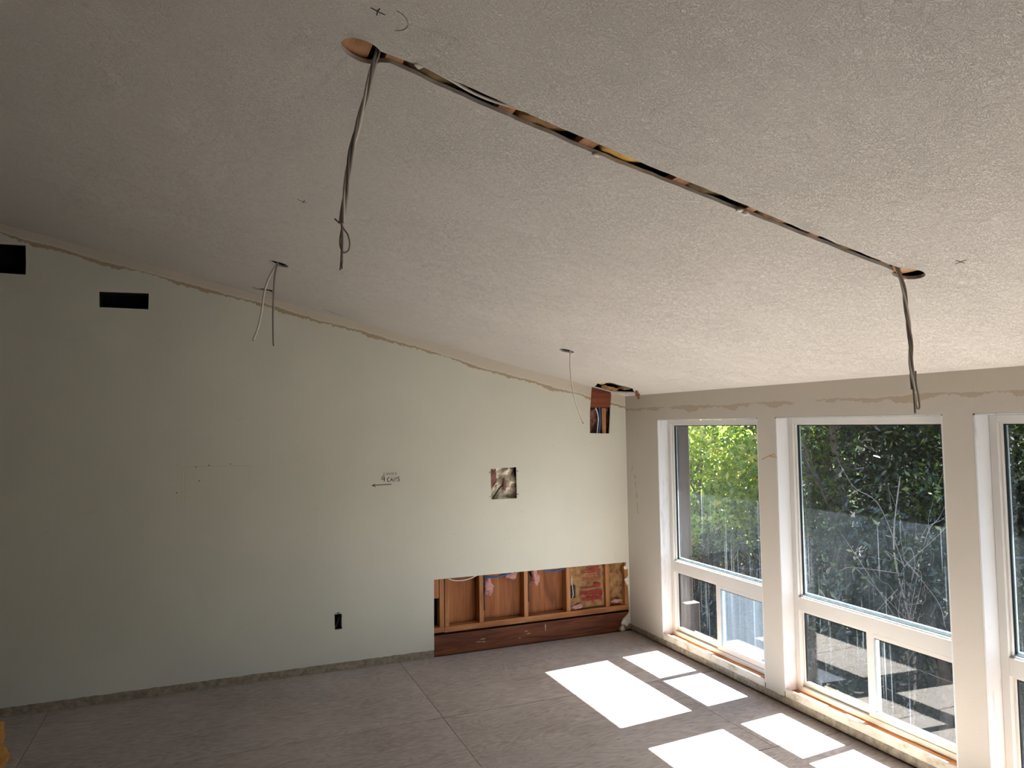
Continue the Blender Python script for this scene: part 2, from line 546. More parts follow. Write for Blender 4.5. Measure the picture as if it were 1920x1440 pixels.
# ------------------------------------------------------------------ the room shell
floor = box('floor', (XL - 0.1, 0.20), (YF - 0.1, 0.20), (-0.25, -0.019), M['joint'])
tag(floor, 'grey-pink dusty plywood subfloor of the gutted room', kind='structure')
G = 0.0018
rows = [(0.010, -1.22, [0.18, -2.16, -4.60, XL]), (-1.22, -2.44, [0.18, -0.505, -2.163, -4.60, XL]),
        (-2.44, -3.66, [0.18, -0.94, -3.38, -5.82, XL]), (-3.66, -4.88, [0.18, -2.16, -4.60, XL]),
        (-4.88, -6.10, [0.18, -0.94, -3.38, -5.82, XL]), (-6.10, -7.32, [0.18, -2.16, -4.60, XL]), (-7.32, YF, [0.18, -0.94, -3.38, -5.82, XL])]
for ya, yb, xs in rows:
    for xa, xb in zip(xs[:-1], xs[1:]):
        box('plywood_sheet', (xb + G, xa - G), (yb + 0.0035, ya - 0.0035), (-0.0185, 0.0 + rnd.uniform(-0.0006, 0)), M['floor'], floor)

# back wall: the long wall with the demolition openings (plane y = 0)
T = 0.0127
outline = [(XL, 0.0), (-1.872, 0.0), (-1.867, 0.633), (-1.5, 0.632), (-1.06, 0.629), (-0.634, 0.627), (-0.03, 0.623),
           (-0.034, 0.590), (-0.050, 0.572), (-0.012, 0.560), (-0.010, 0.505), (-0.022, 0.485), (-0.048, 0.470), (-0.040, 0.440),
           (-0.022, 0.425), (-0.014, 0.390), (-0.010, 0.300), (-0.007, 0.190), (-0.012, 0.160), (-0.040, 0.135), (-0.074, 0.110),
           (-0.084, 0.060), (-0.112, 0.040), (-0.118, 0.014), (0.0, 0.014),
           (0.0, H), (-0.150, zc(-0.150)), (-0.148, 2.165), (-0.160, 2.05), (-0.178, 1.813), (-0.380, 1.820), (-0.376, 2.00), (-0.357, 2.19), (-0.349, zc(-0.349)),
           (XL, zc(XL))]
holes = [[(-1.353, 1.531), (-1.113, 1.537), (-1.112, 1.266), (-1.351, 1.268)],
         [(-2.680, 0.440), (-2.671, 0.440), (-2.669, 0.452), (-2.635, 0.452), (-2.633, 0.440), (-2.622, 0.434), (-2.618, 0.330), (-2.622, 0.321), (-2.677, 0.318)],
         [(-5.06, 3.212), (-4.794, 3.212), (-4.790, 3.10), (-4.791, 3.006), (-5.06, 3.010)],
         [(-4.339, 2.912), (-4.018, 2.916), (-4.020, 2.797), (-4.336, 2.799)]]
wall_a = plate('wall_back', [outline] + holes, T, lambda a, b, c: (a, c, b), M['wall_a'])
tag(wall_a, 'cream drywall wall with demolition openings and marker notes', kind='structure')
YS0, YS1 = T + 0.0008, 0.102
# rough outer skin behind the studs
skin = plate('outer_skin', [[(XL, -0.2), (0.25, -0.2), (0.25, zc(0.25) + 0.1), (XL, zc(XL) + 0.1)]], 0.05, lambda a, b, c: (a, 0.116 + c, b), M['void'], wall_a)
studs = [(-1.817, -1.7775), (-1.771, -1.734), (-1.466, -1.428), (-1.052, -1.014), (-0.642, -0.602), (-0.243, -0.204), (-0.042, -0.004),
         (-2.614, -2.576), (-2.20, -2.162), (-3.02, -2.982), (-3.43, -3.392), (-3.84, -3.802), (-4.40, -4.362), (-4.75, -4.712), (-5.10, -5.062)]
for a, b in studs:
    top = 2.05 if a > -0.5 else zc(b) - 0.06
    box('stud', (a, b), (YS0, YS1), (0.236, top), M['stud'], wall_a, 0.0015)
box('short_block', (-1.863, -1.822), (YS0, YS1), (0.475, 1.2), M['stud'], wall_a, 0.0015)
box('stud', (-1.905, -1.868), (YS0, YS1), (0.236, 2.2), M['stud'], wall_a, 0.0015)
box('bottom_plate', (XL, -1.776), (YS0, YS1), (0.192, 0.2345), M['plate'], wall_a, 0.0015)
box('bottom_plate', (-1.774, -0.004), (YS0, YS1), (0.186, 0.2345), M['plate'], wall_a, 0.0015)
box('rim_board', (XL, -0.004), (YS0 + 0.004, 0.052), (0.001, 0.167), M['rim'], wall_a, 0.002)
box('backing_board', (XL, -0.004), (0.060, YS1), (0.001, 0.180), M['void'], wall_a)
for a, b in ((-1.733, -1.467), (-1.427, -1.053), (-1.013, -0.643)):
    box('sheathing_panel', (a, b), (0.1025, 0.1140), (0.236, 1.1), M['ply'], wall_a)
box('top_plate', (-0.60, -0.004), (YS0, YS1), (2.055, 2.15), M['topplate'], wall_a, 0.0015)
box('top_plate', (-0.45, -0.10), (YS0 + 0.002, YS1), (H - 0.095, H - 0.001), M['topplate'], wall_a, 0.001, 1)

for k, (sx, sz, w_) in enumerate(((-1.475, 0.075, 0.030), (-1.440, 0.092, 0.022), (-1.430, 0.070, 0.018), (-1.035, 0.110, 0.020), (-1.015, 0.088, 0.016), (-0.852, 0.125, 0.006), (-1.10, 0.060, 0.012))):
    lump('plaster_smear', (sx, YS0 + 0.0036, sz), (w_, 0.0012, 0.005 if w_ > 0.01 else 0.03), M['smear'], wall_a, 80 + k, 0.5, 50.0, 2)
# torn gypsum left along the ragged edge
for i, (gx, gz, s) in enumerate(((-0.040, 0.575, 0.014), (-0.030, 0.462, 0.020), (-0.020, 0.432, 0.014), (-0.055, 0.075, 0.036), (-0.080, 0.030, 0.030))):
    lump('torn_gypsum', (gx, 0.004, gz), (s, 0.006, s * 1.2), M['gypsum'], wall_a, i + 3, 0.5, 40.0, 2)

# window wall (plane x = 0)
WIN = [(-0.532, -1.784), (-1.982, -3.211), (-3.399, -4.630), (-4.828, -6.059)]
ZS, ZH = 0.115, 1.927
wo_ = [(YF, 0.013), (0.0, 0.013), (0.0, H), (YF, H)]
wh = [[(a + 0.010, 0.060), (b - 0.010, 0.060), (b - 0.010, ZH + 0.008), (a + 0.010, ZH + 0.008)] for a, b in WIN]
wall_b = plate('wall_right', [wo_] + wh, 0.16, lambda a, b, c: (c, a, b), M['wall_b'])
tag(wall_b, 'backlit drywall window wall with piers between the windows', kind='structure')
box('leak_stop_plate', (0.02, 0.16), (YF, 0.0), (0.001, 0.058), M['rim'], wall_b)  # added plate, stops daylight leaking through the gap under the wall
box('corner_leak_stop', (0.001, 0.159), (0.001, 0.115), (0.0, H + 0.1), M['rim'], wall_b)  # added block, keeps the sun from leaking through the open corner
box('wall_left', (XL - 0.1, XL), (YF - 0.1, 0.2), (-0.02, zc(XL) + 0.2), M['wall_far'])
tag(bpy.data.objects['wall_left'], 'plain painted wall at the high side of the room', kind='structure')
plate('wall_front', [[(XL, -0.02), (0.2, -0.02), (0.2, zc(0.2)), (XL, zc(XL) + 0.1)]], 0.1, lambda a, b, c: (a, YF - c, b), M['wall_far'])
tag(bpy.data.objects['wall_front'], 'plain painted wall behind the viewer', kind='structure')

# ceiling with the cut slot and holes
def arc(cx, cy, r, a0, a1, n, ry=None):
    return [(cx + r * math.cos(a0 + (a1 - a0) * k / n), cy + (ry or r) * math.sin(a0 + (a1 - a0) * k / n)) for k in range(n + 1)]
up_edge = [(-3.029, -4.063), (-2.873, -4.058), (-2.70, -4.046), (-2.527, -4.043), (-2.329, -4.036), (-2.144, -4.040), (-1.935, -4.041), (-1.703, -4.036), (-1.467, -4.040), (-1.30, -4.043)]
lo_edge = [(-1.28, -4.012), (-1.438, -4.008), (-1.671, -4.000), (-1.898, -3.996), (-2.098, -3.985), (-2.30, -3.984), (-2.491, -3.980), (-2.677, -3.988), (-2.85, -3.994), (-3.013, -4.006), (-3.12, -4.016)]
def jag(lst, amp):
    out = []
    for p, q in zip(lst[:-1], lst[1:]):
        for k in range(6):
            t_ = k / 6
            x_ = p[0] + (q[0] - p[0]) * t_
            out.append((x_, p[1] + (q[1] - p[1]) * t_ + amp * noise.noise(Vector((x_ * 21, amp * 900, 0)))))
    out.append(lst[-1])
    return out
slot = arc(-3.196, -4.018, 0.056, math.radians(20), math.radians(320), 26) + jag(up_edge, 0.004) + \
    arc(-1.196, -4.030, 0.054, math.radians(200), math.radians(518), 28) + jag(lo_edge, 0.006)
slot = slot[::-1]
can1 = arc(-3.196, -1.232, 0.056, 0, 2 * math.pi * 27 / 28, 27)
can2 = arc(-1.180, -1.165, 0.054, 0, 2 * math.pi * 27 / 28, 27)
slit = [(-3.318, -0.262), (-3.27, -0.262), (-3.24, -0.300), (-3.172, -0.335), (-3.168, -0.205), (-3.20, -0.215), (-3.23, -0.200), (-3.30, -0.190)]
chole = [(-0.423, -0.235), (-0.41, -0.44), (-0.375, -0.455), (-0.328, -0.44), (-0.27, -0.470), (-0.192, -0.465), (-0.165, -0.41), (-0.10, -0.33), (-0.06, -0.265),
         (-0.085, -0.215), (-0.11, -0.12), (-0.15, -0.04), (-0.20, -0.012), (-0.33, -0.010), (-0.36, -0.06), (-0.385, -0.15)]
cout = [(XL, YF), (0.79, YF), (0.79, 0.9), (0.10, 0.9), (0.10, 0.0), (XL, 0.0)]
cout = [(XL, YF), (0.001, YF), (0.001, 0.0), (XL, 0.0)]
ceil = plate('ceiling', [cout, slot, can1, can2, slit, chole], 0.0127, lambda a, b, c: (a, b, zc(a) + c), M['ceiling'])
tag(ceil, 'sloping textured off-white ceiling with a cut slot and can holes', kind='structure')

# furring strips and wool above the slot
for xa, xb, dz in ((-3.262, -3.172, 0.004), (-3.132, -3.084, 0), (-2.795, -2.748, 0), (-2.526, -2.474, 0), (-2.190, -2.140, 0), (-1.905, -1.872, 0),
                   (-1.640, -1.600, 0), (-1.318, -1.272, 0), (-1.250, -1.168, 0.006)):
    box('furring_strip', (xa, xb), (-4.45, -3.65), (H + 0.0132 + dz, H + 0.036 + dz), M['furring'], ceil, 0.001, 1)
box('rafter_shadow_board', (XL, 0.16), (YF, 0.0), (H + 0.16, H + 0.18), M['void'], ceil, 0, 1)  # near-black sheet stands in for the shade above the ceiling

# roof with overhang
roof = plate('roof', [[(XL - 0.2, H + 0.19), (0.79, H + 0.19), (0.79, H + 0.26), (XL - 0.2, H + 0.26)]], 11.6, lambda a, b, c: (a, YF - 0.6 + c, b - SL * a), M['roof'])
tag(roof, 'roof slab with eave overhang outside the windows', kind='structure')
fb = box('fascia_board', (0.752, 0.79), (YF - 0.6, YF + 11.0), (zc(0.79), zc(0.79) + 0.2), M['roof'], roof)
sof = box('soffit', (0.165, 0.75), (YF - 0.6, YF + 11.0), (H + 0.10, H + 0.115), M['roof'], roof, 0, 1)
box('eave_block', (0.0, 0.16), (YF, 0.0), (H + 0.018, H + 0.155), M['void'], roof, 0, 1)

# ------------------------------------------------------------------ windows
X0 = 0.100                      # room face of the window frame
def window(i, y1, y2):
    w = empty('window_%d' % i, (X0, (y1 + y2) / 2, ZS))
    tag(w, None, None, None, 'structure')
    a, b = y1, y2               # a > b
    # painted returns
    for ya, yb in ((a + 0.0095, a), (b, b - 0.0095)):
        box('jamb', (0.0005, 0.159), (min(ya, yb), max(ya, yb)), (0.094, ZH), M['jamb'], w, 0.001)
    box('head_return', (0.0005, 0.159), (b, a), (ZH, ZH + 0.0075), M['jamb'], w, 0.001)
    # sill: drywall lip, bare wood, shims
    lip = box('sill_lip', (0.0, 0.014), (b + 0.001, a - 0.001), (0.0605, ZS), M['sill'], w, 0.003)
    tag(lip, 'worn white drywall edge below the window')
    wd = box('sill_board', (0.0155, 0.158), (b + 0.001, a - 0.001), (0.0605, 0.094), M['wood_sill'], w, 0.002)
    tag(wd, 'bare orange fir sill board')
    L = a - b
    for k in range(3):
        c0 = a - L * (0.04 + 0.33 * k + rnd.uniform(0, 0.05))
        box('shim', (0.030 + 0.006 * k, 0.062 + 0.004 * k), (c0 - L * rnd.uniform(0.12, 0.26), c0), (0.0945, 0.101), M['wood_raw'], w, 0.002)
    # vinyl frame
    XF = 0.158
    fw_ = 0.042
    z0 = 0.0945
    parts = [('frame_stile', (b + 0.001, b + fw_), (z0, ZH - 0.001)), ('frame_stile', (a - fw_, a - 0.001), (z0, ZH - 0.001)),
             ('frame_head', (b + fw_, a - fw_), (ZH - 0.037, ZH - 0.001)), ('frame_sill', (b + fw_, a - fw_), (z0, 0.128)), ('transom', (b + fw_, a - fw_), (0.632, 0.722))]
    for nm, yy, zz in parts:
        box(nm, (X0, XF), yy, zz, M['white'], w, 0.002)
    ya, yb = a - fw_, b + fw_
    # upper light
    stops = [((yb, yb + 0.010), (0.722, ZH - 0.037)), ((ya - 0.010, ya), (0.722, ZH - 0.037)), ((yb + 0.010, ya - 0.010), (ZH - 0.046, ZH - 0.037)), ((yb + 0.010, ya - 0.010), (0.722, 0.730))]
    for yy, zz in stops:
        box('glazing_stop', (X0 + 0.018, XF - 0.004), yy, zz, M['white'], w, 0.001)
    for yy, zz in (((yb + 0.010, yb + 0.016), (0.736, ZH - 0.052)), ((ya - 0.016, ya - 0.010), (0.736, ZH - 0.052)), ((yb + 0.010, ya - 0.010), (ZH - 0.052, ZH - 0.046)), ((yb + 0.010, ya - 0.010), (0.730, 0.736))):
        box('spacer_bar', (X0 + 0.034, X0 + 0.050), yy, zz, M['gasket'] if zz[0] > 0.74 or yy[1] - yy[0] < 0.02 else M['spacer'], w)
    box('edge_glow', (X0 + 0.0445, X0 + 0.052), (yb + 0.017, ya - 0.022), (0.7365, 0.750), M['spacer'], w)  # added pale strip, painted glow along the pane's bottom edge
    box('edge_glow', (X0 + 0.0445, X0 + 0.052), (ya - 0.0216, ya - 0.0165), (0.7365, ZH - 0.0525), M['spacer'], w)  # added upright pale strip, painted glow along the pane's side edge
    box('pane', (X0 + 0.0400, X0 + 0.0440), (yb + 0.0165, ya - 0.0165), (0.7365, ZH - 0.0525), M['glass'], w)
    # lower lights: a fixed one and a sliding sash
    ym = (ya + yb) / 2
    box('meeting_stile', (X0 + 0.006, XF - 0.004), (ym - 0.026, ym + 0.026), (0.128, 0.632), M['white'], w, 0.002)
    # fixed light (towards the back wall), set deep
    for yy, zz in (((ya - 0.012, ya), (0.128, 0.632)), ((ym + 0.026, ya - 0.012), (0.618, 0.632)), ((ym + 0.026, ya - 0.012), (0.128, 0.158))):
        box('glazing_stop', (X0 + 0.026, XF - 0.004), yy, zz, M['white'], w, 0.001)
    for yy, zz in (((ya - 0.017, ya - 0.012), (0.158, 0.618)), ((ym + 0.026, ya - 0.017), (0.612, 0.618))):
        box('spacer_bar', (X0 + 0.036, X0 + 0.052), yy, zz, M['gasket'], w)
    box('pane', (X0 + 0.0420, X0 + 0.0460), (ym + 0.0265, ya - 0.0175), (0.1585, 0.6115), M['glass_low'], w)
    # sliding sash (nearer the room)
    sash = box('sash', (X0 + 0.004, X0 + 0.030), (yb + 0.001, yb + 0.020), (0.131, 0.630), M['white'], w, 0.0015)
    for yy, zz in (((yb + 0.0205, ym - 0.0265), (0.131, 0.170)), ((yb + 0.0205, ym - 0.0265), (0.604, 0.630))):
        box('sash_rail', (X0 + 0.004, X0 + 0.030), yy, zz, M['white'], sash, 0.0015)
    box('spacer_bar', (X0 + 0.012, X0 + 0.026), (yb + 0.0205, ym - 0.0265), (0.5975, 0.6035), M['gasket'], sash)
    box('spacer_bar', (X0 + 0.012, X0 + 0.026), (ym - 0.033, ym - 0.0265), (0.1705, 0.597), M['spacer'], sash)
    box('pane', (X0 + 0.0170, X0 + 0.0210), (yb + 0.0205, ym - 0.0335), (0.1705, 0.597), M['glass_low'], sash)
    if i == 1:
        s_ = box('insect_screen', (XF - 0.012, XF - 0.011), (yb + 0.002, ym - 0.028), (0.130, 0.630), M['screen'], w)
        tag(s_, 'dusty grey insect screen on the sliding light')
    return w
for i, (a, b) in enumerate(WIN):
    window(i + 1, a, b)

# ------------------------------------------------------------------ hanging cables
def bundle(name, path, strands, label, group=None, r=0.0042, twist=9.0, rt=0.0042):
    root = empty(name, path[0])
    tag(root, label, 'cable', group)
    pts = [Vector(p) for p in path]
    fine = []
    n = len(pts)
    for i in range(n - 1):
        p0, p1, p2, p3 = pts[max(i - 1, 0)], pts[i], pts[i + 1], pts[min(i + 2, n - 1)]
        for k in range(10):
            t = k / 10
            fine.append(0.5 * ((2 * p1) + (p2 - p0) * t + (2 * p0 - 5 * p1 + 4 * p2 - p3) * t * t + (3 * p1 - p0 - 3 * p2 + p3) * t ** 3))
    fine.append(pts[-1])
    s = 0
    lens = [0]
    for p, q in zip(fine[:-1], fine[1:]):
        s += (q - p).length
        lens.append(s)
    for k, mt in enumerate(strands):
        pp = []
        for p, l in zip(fine, lens):
            th = twist * l * 2 + 2 * math.pi * k / len(strands)
            pp.append(p + Vector((math.cos(th) * rt, math.sin(th) * rt, 0)))
        tube('cable_strand', pp, r, mt, root, False, 7)
    return root

g = 'twisted cables hanging from the ceiling slot'
bl = bundle('hanging_cable', [(-3.150, -4.030, 2.985), (-3.158, -4.034, 2.925), (-3.169, -4.034, 2.893), (-3.185, -4.028, 2.82), (-3.207, -4.019, 2.732), (-3.227, -4.011, 2.645), (-3.236, -4.007, 2.573), (-3.243, -4.004, 2.515), (-3.249, -4.002, 2.457)],
            [M['cable_white'], M['cable_grey'], M['cable_grey']], 'twisted cable with looped end hanging from the high end of the ceiling slot', None, 0.0040, 11.0, 0.0045)
tube('loop_end', [(-3.249, -4.002, 2.457), (-3.244, -4.004, 2.443), (-3.234, -4.008, 2.428), (-3.230, -4.010, 2.405), (-3.233, -4.009, 2.386), (-3.244, -4.004, 2.380), (-3.252, -4.001, 2.392), (-3.254, -4.000, 2.414), (-3.250, -4.001, 2.440), (-3.247, -4.002, 2.452), (-3.257, -3.998, 2.462), (-3.267, -3.995, 2.472)], 0.0022, M['cable_grey'], bl)
tube('cable_end', [(-3.249, -4.002, 2.457), (-3.248, -4.003, 2.42), (-3.249, -4.002, 2.385), (-3.249, -4.003, 2.352)], 0.0034, M['cable_grey'], bl)
tube('conductor', [(-3.249, -4.003, 2.356), (-3.2495, -4.003, 2.343), (-3.249, -4.003, 2.336)], 0.0016, M['copper'], bl)
tube('conductor', [(-3.251, -4.002, 2.385), (-3.252, -4.001, 2.355), (-3.254, -4.000, 2.333)], 0.0014, M['copper'], bl)

br = bundle('hanging_cable', [(-1.262, -4.026, 2.515), (-1.248, -4.028, 2.460), (-1.233, -4.034, 2.412), (-1.227, -4.037, 2.353), (-1.221, -4.039, 2.275), (-1.215, -4.041, 2.196), (-1.216, -4.041, 2.099), (-1.212, -4.043, 2.021)],
            [M['cable_white'], M['cable_grey'], M['cable_grey']], 'twisted grey cable with folded end hanging in front of the window wall', None, 0.0042, 11.0, 0.0047)
tube('cable_end', [(-1.212, -4.043, 2.021), (-1.211, -4.044, 1.975), (-1.210, -4.044, 1.934)], 0.0040, M['cable_grey'], br)
tube('loop_end', [(-1.214, -4.043, 2.035), (-1.209, -4.045, 1.985), (-1.204, -4.047, 1.955), (-1.198, -4.049, 1.950), (-1.194, -4.050, 1.962), (-1.196, -4.049, 1.995), (-1.201, -4.047, 2.03), (-1.203, -4.046, 2.060), (-1.202, -4.047, 2.088)], 0.0034, M['cable_grey'], br)

g2 = 'single cables hanging from the can holes'
def single(path, r, mat, label):
    root = empty('hanging_cable', path[0])
    tag(root, label, 'cable', g2)
    tube('cable_jacket', path, r, mat, root, True, 8)
    p, q = Vector(path[-2]), Vector(path[-1])
    d = (q - p).normalized()
    tube('cut_end', [q - d * 0.002, q + d * 0.006], r * 0.55, M['copper'], root, False, 6)
    return root
single([(-3.195, -1.236, 3.0), (-3.205, -1.237, 2.941), (-3.253, -1.220, 2.848), (-3.283, -1.208, 2.748), (-3.295, -1.203, 2.648), (-3.313, -1.195, 2.549), (-3.343, -1.183, 2.460)], 0.0062, M['cable_white'], 'white cable curving away from its pair below the first can hole')
single([(-3.190, -1.246, 3.0), (-3.206, -1.240, 2.931), (-3.222, -1.232, 2.847), (-3.228, -1.230, 2.714), (-3.230, -1.229, 2.581), (-3.227, -1.230, 2.425)], 0.0062, M['cable_grey'], 'straight grey cable beside the curving white one below the can hole')
single([(-1.150, -1.19, 2.50), (-1.163, -1.193, 2.440), (-1.168, -1.192, 2.316), (-1.159, -1.196, 2.199), (-1.136, -1.205, 2.063), (-1.089, -1.224, 1.915)], 0.0046, M['cable_white'], 'lone thin cable hanging from the can hole near the torn corner')

# cable lying inside the slot, wool lumps above it
cs = tube('slot_cable', [(-3.03, -4.054, zc(-3.03) + 0.011), (-2.96, -4.044, zc(-2.96) + 0.008), (-2.89, -4.030, zc(-2.89) + 0.006), (-2.83, -4.028, zc(-2.83) + 0.006), (-2.77, -4.036, zc(-2.77) + 0.008), (-2.73, -4.044, zc(-2.73) + 0.008)], 0.0048, M['cable_white'])
tag(cs, 'white cable lying inside the ceiling slot', 'cable')
wl = [(-2.96, M['brown_wool'], 'olive'), (-2.62, M['kraft'], 'tan'), (-2.34, M['yellow'], 'yellow'), (-2.02, M['brown_wool'], 'brown'), (-1.74, M['kraft'], 'tan'), (-1.43, M['brown_wool'], 'brown')]
nm = ['dark brown wool lump above the slot beside the white slot cable', 'tan paper-faced lump between the second and third strips of the slot', 'yellow fibreglass lump showing in the middle of the ceiling slot',
      'brown wool lump above the slot past the yellow one', 'tan paper-faced lump in the lower half of the slot', 'brown wool lump at the low end of the ceiling slot']
for k, (wx, mt, c_) in enumerate(wl):
    o = lump('insulation_lump', (wx, -4.02, zc(wx) + 0.062), (0.120, 0.11, 0.044), mt, None, k + 1, 0.22, 14.0, 3)
    tag(o, nm[k], 'insulation')
# plaster crumbs on the slot edge
for k, (cx, cy) in enumerate(((-2.46, -3.979), (-1.93, -3.995), (-1.90, -3.992), (-1.165, -3.985), (-3.05, -4.062))):
    lump('plaster_crumb', (cx, cy, zc(cx) + 0.001), (0.016, 0.007, 0.009), M['gypsum'], ceil, k + 20, 0.6, 90.0, 2)
# slit and corner hole contents
lump('insulation_lump', (-3.30, -0.235, zc(-3.30) + 0.055), (0.05, 0.05, 0.04), M['yellow'], None, 31, 0.3, 20, 2)
tag(bpy.data.objects['insulation_lump.006'], 'small yellow tuft showing in the narrow ceiling slit', 'insulation')
o = lump('insulation_lump', (-0.392, -0.27, zc(-0.39) + 0.020), (0.030, 0.07, 0.022), M['yellow'], None, 32, 0.35, 20, 3)
tag(o, 'bright yellow fibreglass in the torn ceiling hole at the corner', 'insulation')
o = lump('insulation_lump', (-0.130, -0.25, zc(-0.13) + 0.055), (0.055, 0.14, 0.034), M['brown_wool'], None, 33, 0.4, 20, 3)
tag(o, 'brown wool in the torn ceiling hole by the window wall', 'insulation')
o = sheet('torn_paper', (-0.29, -0.03, zc(-0.29) + 0.006), (0.15, -0.03, -0.034), (0.03, -0.05, 0.02), (0, 0, 1), 10, 5, 0.010, 30, M['kraft'], None, 4, 0.002, 0.2)
tag(o, 'torn tan paper strip along the edge of the corner ceiling hole', 'paper')
o = sheet('torn_paper', (-0.150, -0.43, zc(-0.15) + 0.004), (0.05, 0.02, -0.035), (0.01, 0.03, -0.045), (0.5, -0.5, 0.3), 5, 5, 0.006, 50, M['rim'], None, 9, 0.003, 0.4)
tag(o, 'dark brown torn flap hanging from the corner ceiling hole', 'paper')

# ------------------------------------------------------------------ inside the wall openings
def batt(x0, x1, z0, z1, y, seed, amp, label, mat=None):
    o = sheet('insulation_batt', (x0, y, z0), (x1 - x0, 0, 0), (0, 0, z1 - z0), (0, -1, 0), 16, 22, amp, 9.0, mat or M['kraft'], None, seed, 0.03)
    tag(o, label, 'insulation')
    return o
b4 = batt(-0.598, -0.247, 0.240, 0.76, 0.046, 2, 0.012, 'printed kraft-paper insulation batt between two studs')
b5 = batt(-0.200, -0.046, 0.240, 0.76, 0.058, 5, 0.042, 'crumpled kraft-paper batt in the last bay beside the corner')
# red print, upside down
def print_text(txt, size, cx, cz, parent, y=0.0245, bold=0.0):
    cu = bpy.data.curves.new('txt', 'FONT')
    cu.body = txt
    cu.size = size
    cu.align_x = 'CENTER'
    cu.extrude = 0.0004
    cu.offset = bold
    me = curve_mesh(cu, 'lettering')
    for v in me.vertices:
        a, b, c = v.co
        v.co = (cx - a, y - c, cz - b)
    me.materials.clear()
    me.materials.append(M['red_ink'])
    return link(bpy.data.objects.new('lettering', me), parent)
print_text('Building', 0.072, -0.385, 0.392, b4, bold=0.0022)
print_text('Insulation', 0.054, -0.385, 0.334, b4, bold=0.002)
for k, (z_, x0_, x1_, h_) in enumerate(((0.418, -0.49, -0.29, 0.010), (0.436, -0.36, -0.29, 0.018), (0.492, -0.48, -0.29, 0.003), (0.503, -0.46, -0.29, 0.003), (0.514, -0.50, -0.29, 0.003), (0.535, -0.44, -0.29, 0.004),
                                        (0.556, -0.47, -0.29, 0.009), (0.574, -0.42, -0.29, 0.009), (0.600, -0.44, -0.30, 0.010))):
    box('print_line', (x0_, x1_), (0.0240, 0.0250), (z_, z_ + h_), M['red_ink'], b4)
o = box('dark_hole_box', (-0.598, -0.548), (0.018, 0.045), (0.345, 0.455), M['black'], None, 0.004)  # black box stands in for the shade in a torn hole
tag(o, 'black box standing in for the dark torn hole beside the printed batt', 'torn hole')
o = tube('box_wire', [(-0.585, 0.016, 0.53), (-0.590, 0.010, 0.49), (-0.583, 0.008, 0.44), (-0.578, 0.010, 0.38), (-0.584, 0.014, 0.352)], 0.0035, M['cable_white'])
tag(o, 'short white wire looping into the dark torn hole', 'wire')

tufts = [(-1.375, 0.055, 0.520, 0.052, 0.035, 0.075, 'pink fibreglass tuft hanging in the second stud bay beside its stud'), (-1.160, 0.060, 0.605, 0.060, 0.035, 0.036, 'pink fibreglass tuft at the top of the second stud bay'),
         (-0.930, 0.050, 0.560, 0.040, 0.035, 0.075, 'tall pink fibreglass tuft hanging in the third stud bay'), (-1.60, 0.070, 0.640, 0.12, 0.025, 0.022, 'thin pink fibreglass roll above the white cable in the first bay'),
         (-1.29, 0.075, 0.640, 0.09, 0.02, 0.022, 'thin pink fibreglass roll behind the blue cable'), (-0.80, 0.070, 0.640, 0.05, 0.025, 0.020, 'small pink fibreglass tuft above the third bay'),
         (-0.125, 0.030, 0.275, 0.055, 0.014, 0.022, 'pink fibreglass scrap on the plate in the last bay'), (-0.53, 0.030, 0.262, 0.06, 0.012, 0.020, 'pink fibreglass scrap below the dark torn hole')]
for k, (x_, y_, z_, sx, sy, sz, lb) in enumerate(tufts):
    o = lump('insulation_tuft', (x_, y_, z_), (sx, sy, sz), M['pink'], None, k + 40, 0.55, 22.0, 3)
    tag(o, lb, 'insulation')
o = sheet('torn_paper', (-1.008, 0.060, 0.62), (0.030, 0.015, 0.02), (0.010, -0.01, -0.14), (0.5, -0.8, 0), 5, 8, 0.01, 30, M['kraft'], None, 12, 0.002, 0.2)
tag(o, 'torn kraft strip hanging beside the tall pink tuft', 'paper')
o = tube('wall_cable', [(-1.732, 0.030, 0.622), (-1.68, 0.026, 0.604), (-1.60, 0.024, 0.600), (-1.53, 0.026, 0.612), (-1.468, 0.030, 0.634)], 0.0072, M['cable_white'], flat=0.6)
tag(o, 'white cable sagging across the first stud bay', 'cable')
o = tube('wall_cable', [(-1.427, 0.036, 0.612), (-1.36, 0.032, 0.602), (-1.28, 0.032, 0.602), (-1.18, 0.034, 0.618), (-1.054, 0.036, 0.634)], 0.0090, M['cable_blue'], flat=0.7)
tag(o, 'blue cable across the second stud bay', 'cable')
o = tube('wall_cable', [(-0.86, 0.036, 0.625), (-0.80, 0.032, 0.607), (-0.74, 0.032, 0.600), (-0.644, 0.036, 0.612)], 0.0090, M['cable_blue'], flat=0.7)
tag(o, 'blue cable across the third stud bay', 'cable')
for k, (sx, z0_, z1_, lb) in enumerate(((-1.422, 0.33, 0.64, 'black cable clipped down the stud of the second bay'), (-1.008, 0.36, 0.64, 'black cable clipped down the stud of the third bay'))):
    o = tube('wall_cable', [(sx, 0.020, z1_), (sx + 0.004, 0.017, (z0_ + z1_) / 2 + 0.05), (sx, 0.019, (z0_ + z1_) / 2 - 0.04), (sx + 0.003, 0.022, z0_)], 0.0055, M['cable_black'], flat=0.6)
    tag(o, lb, 'cable')

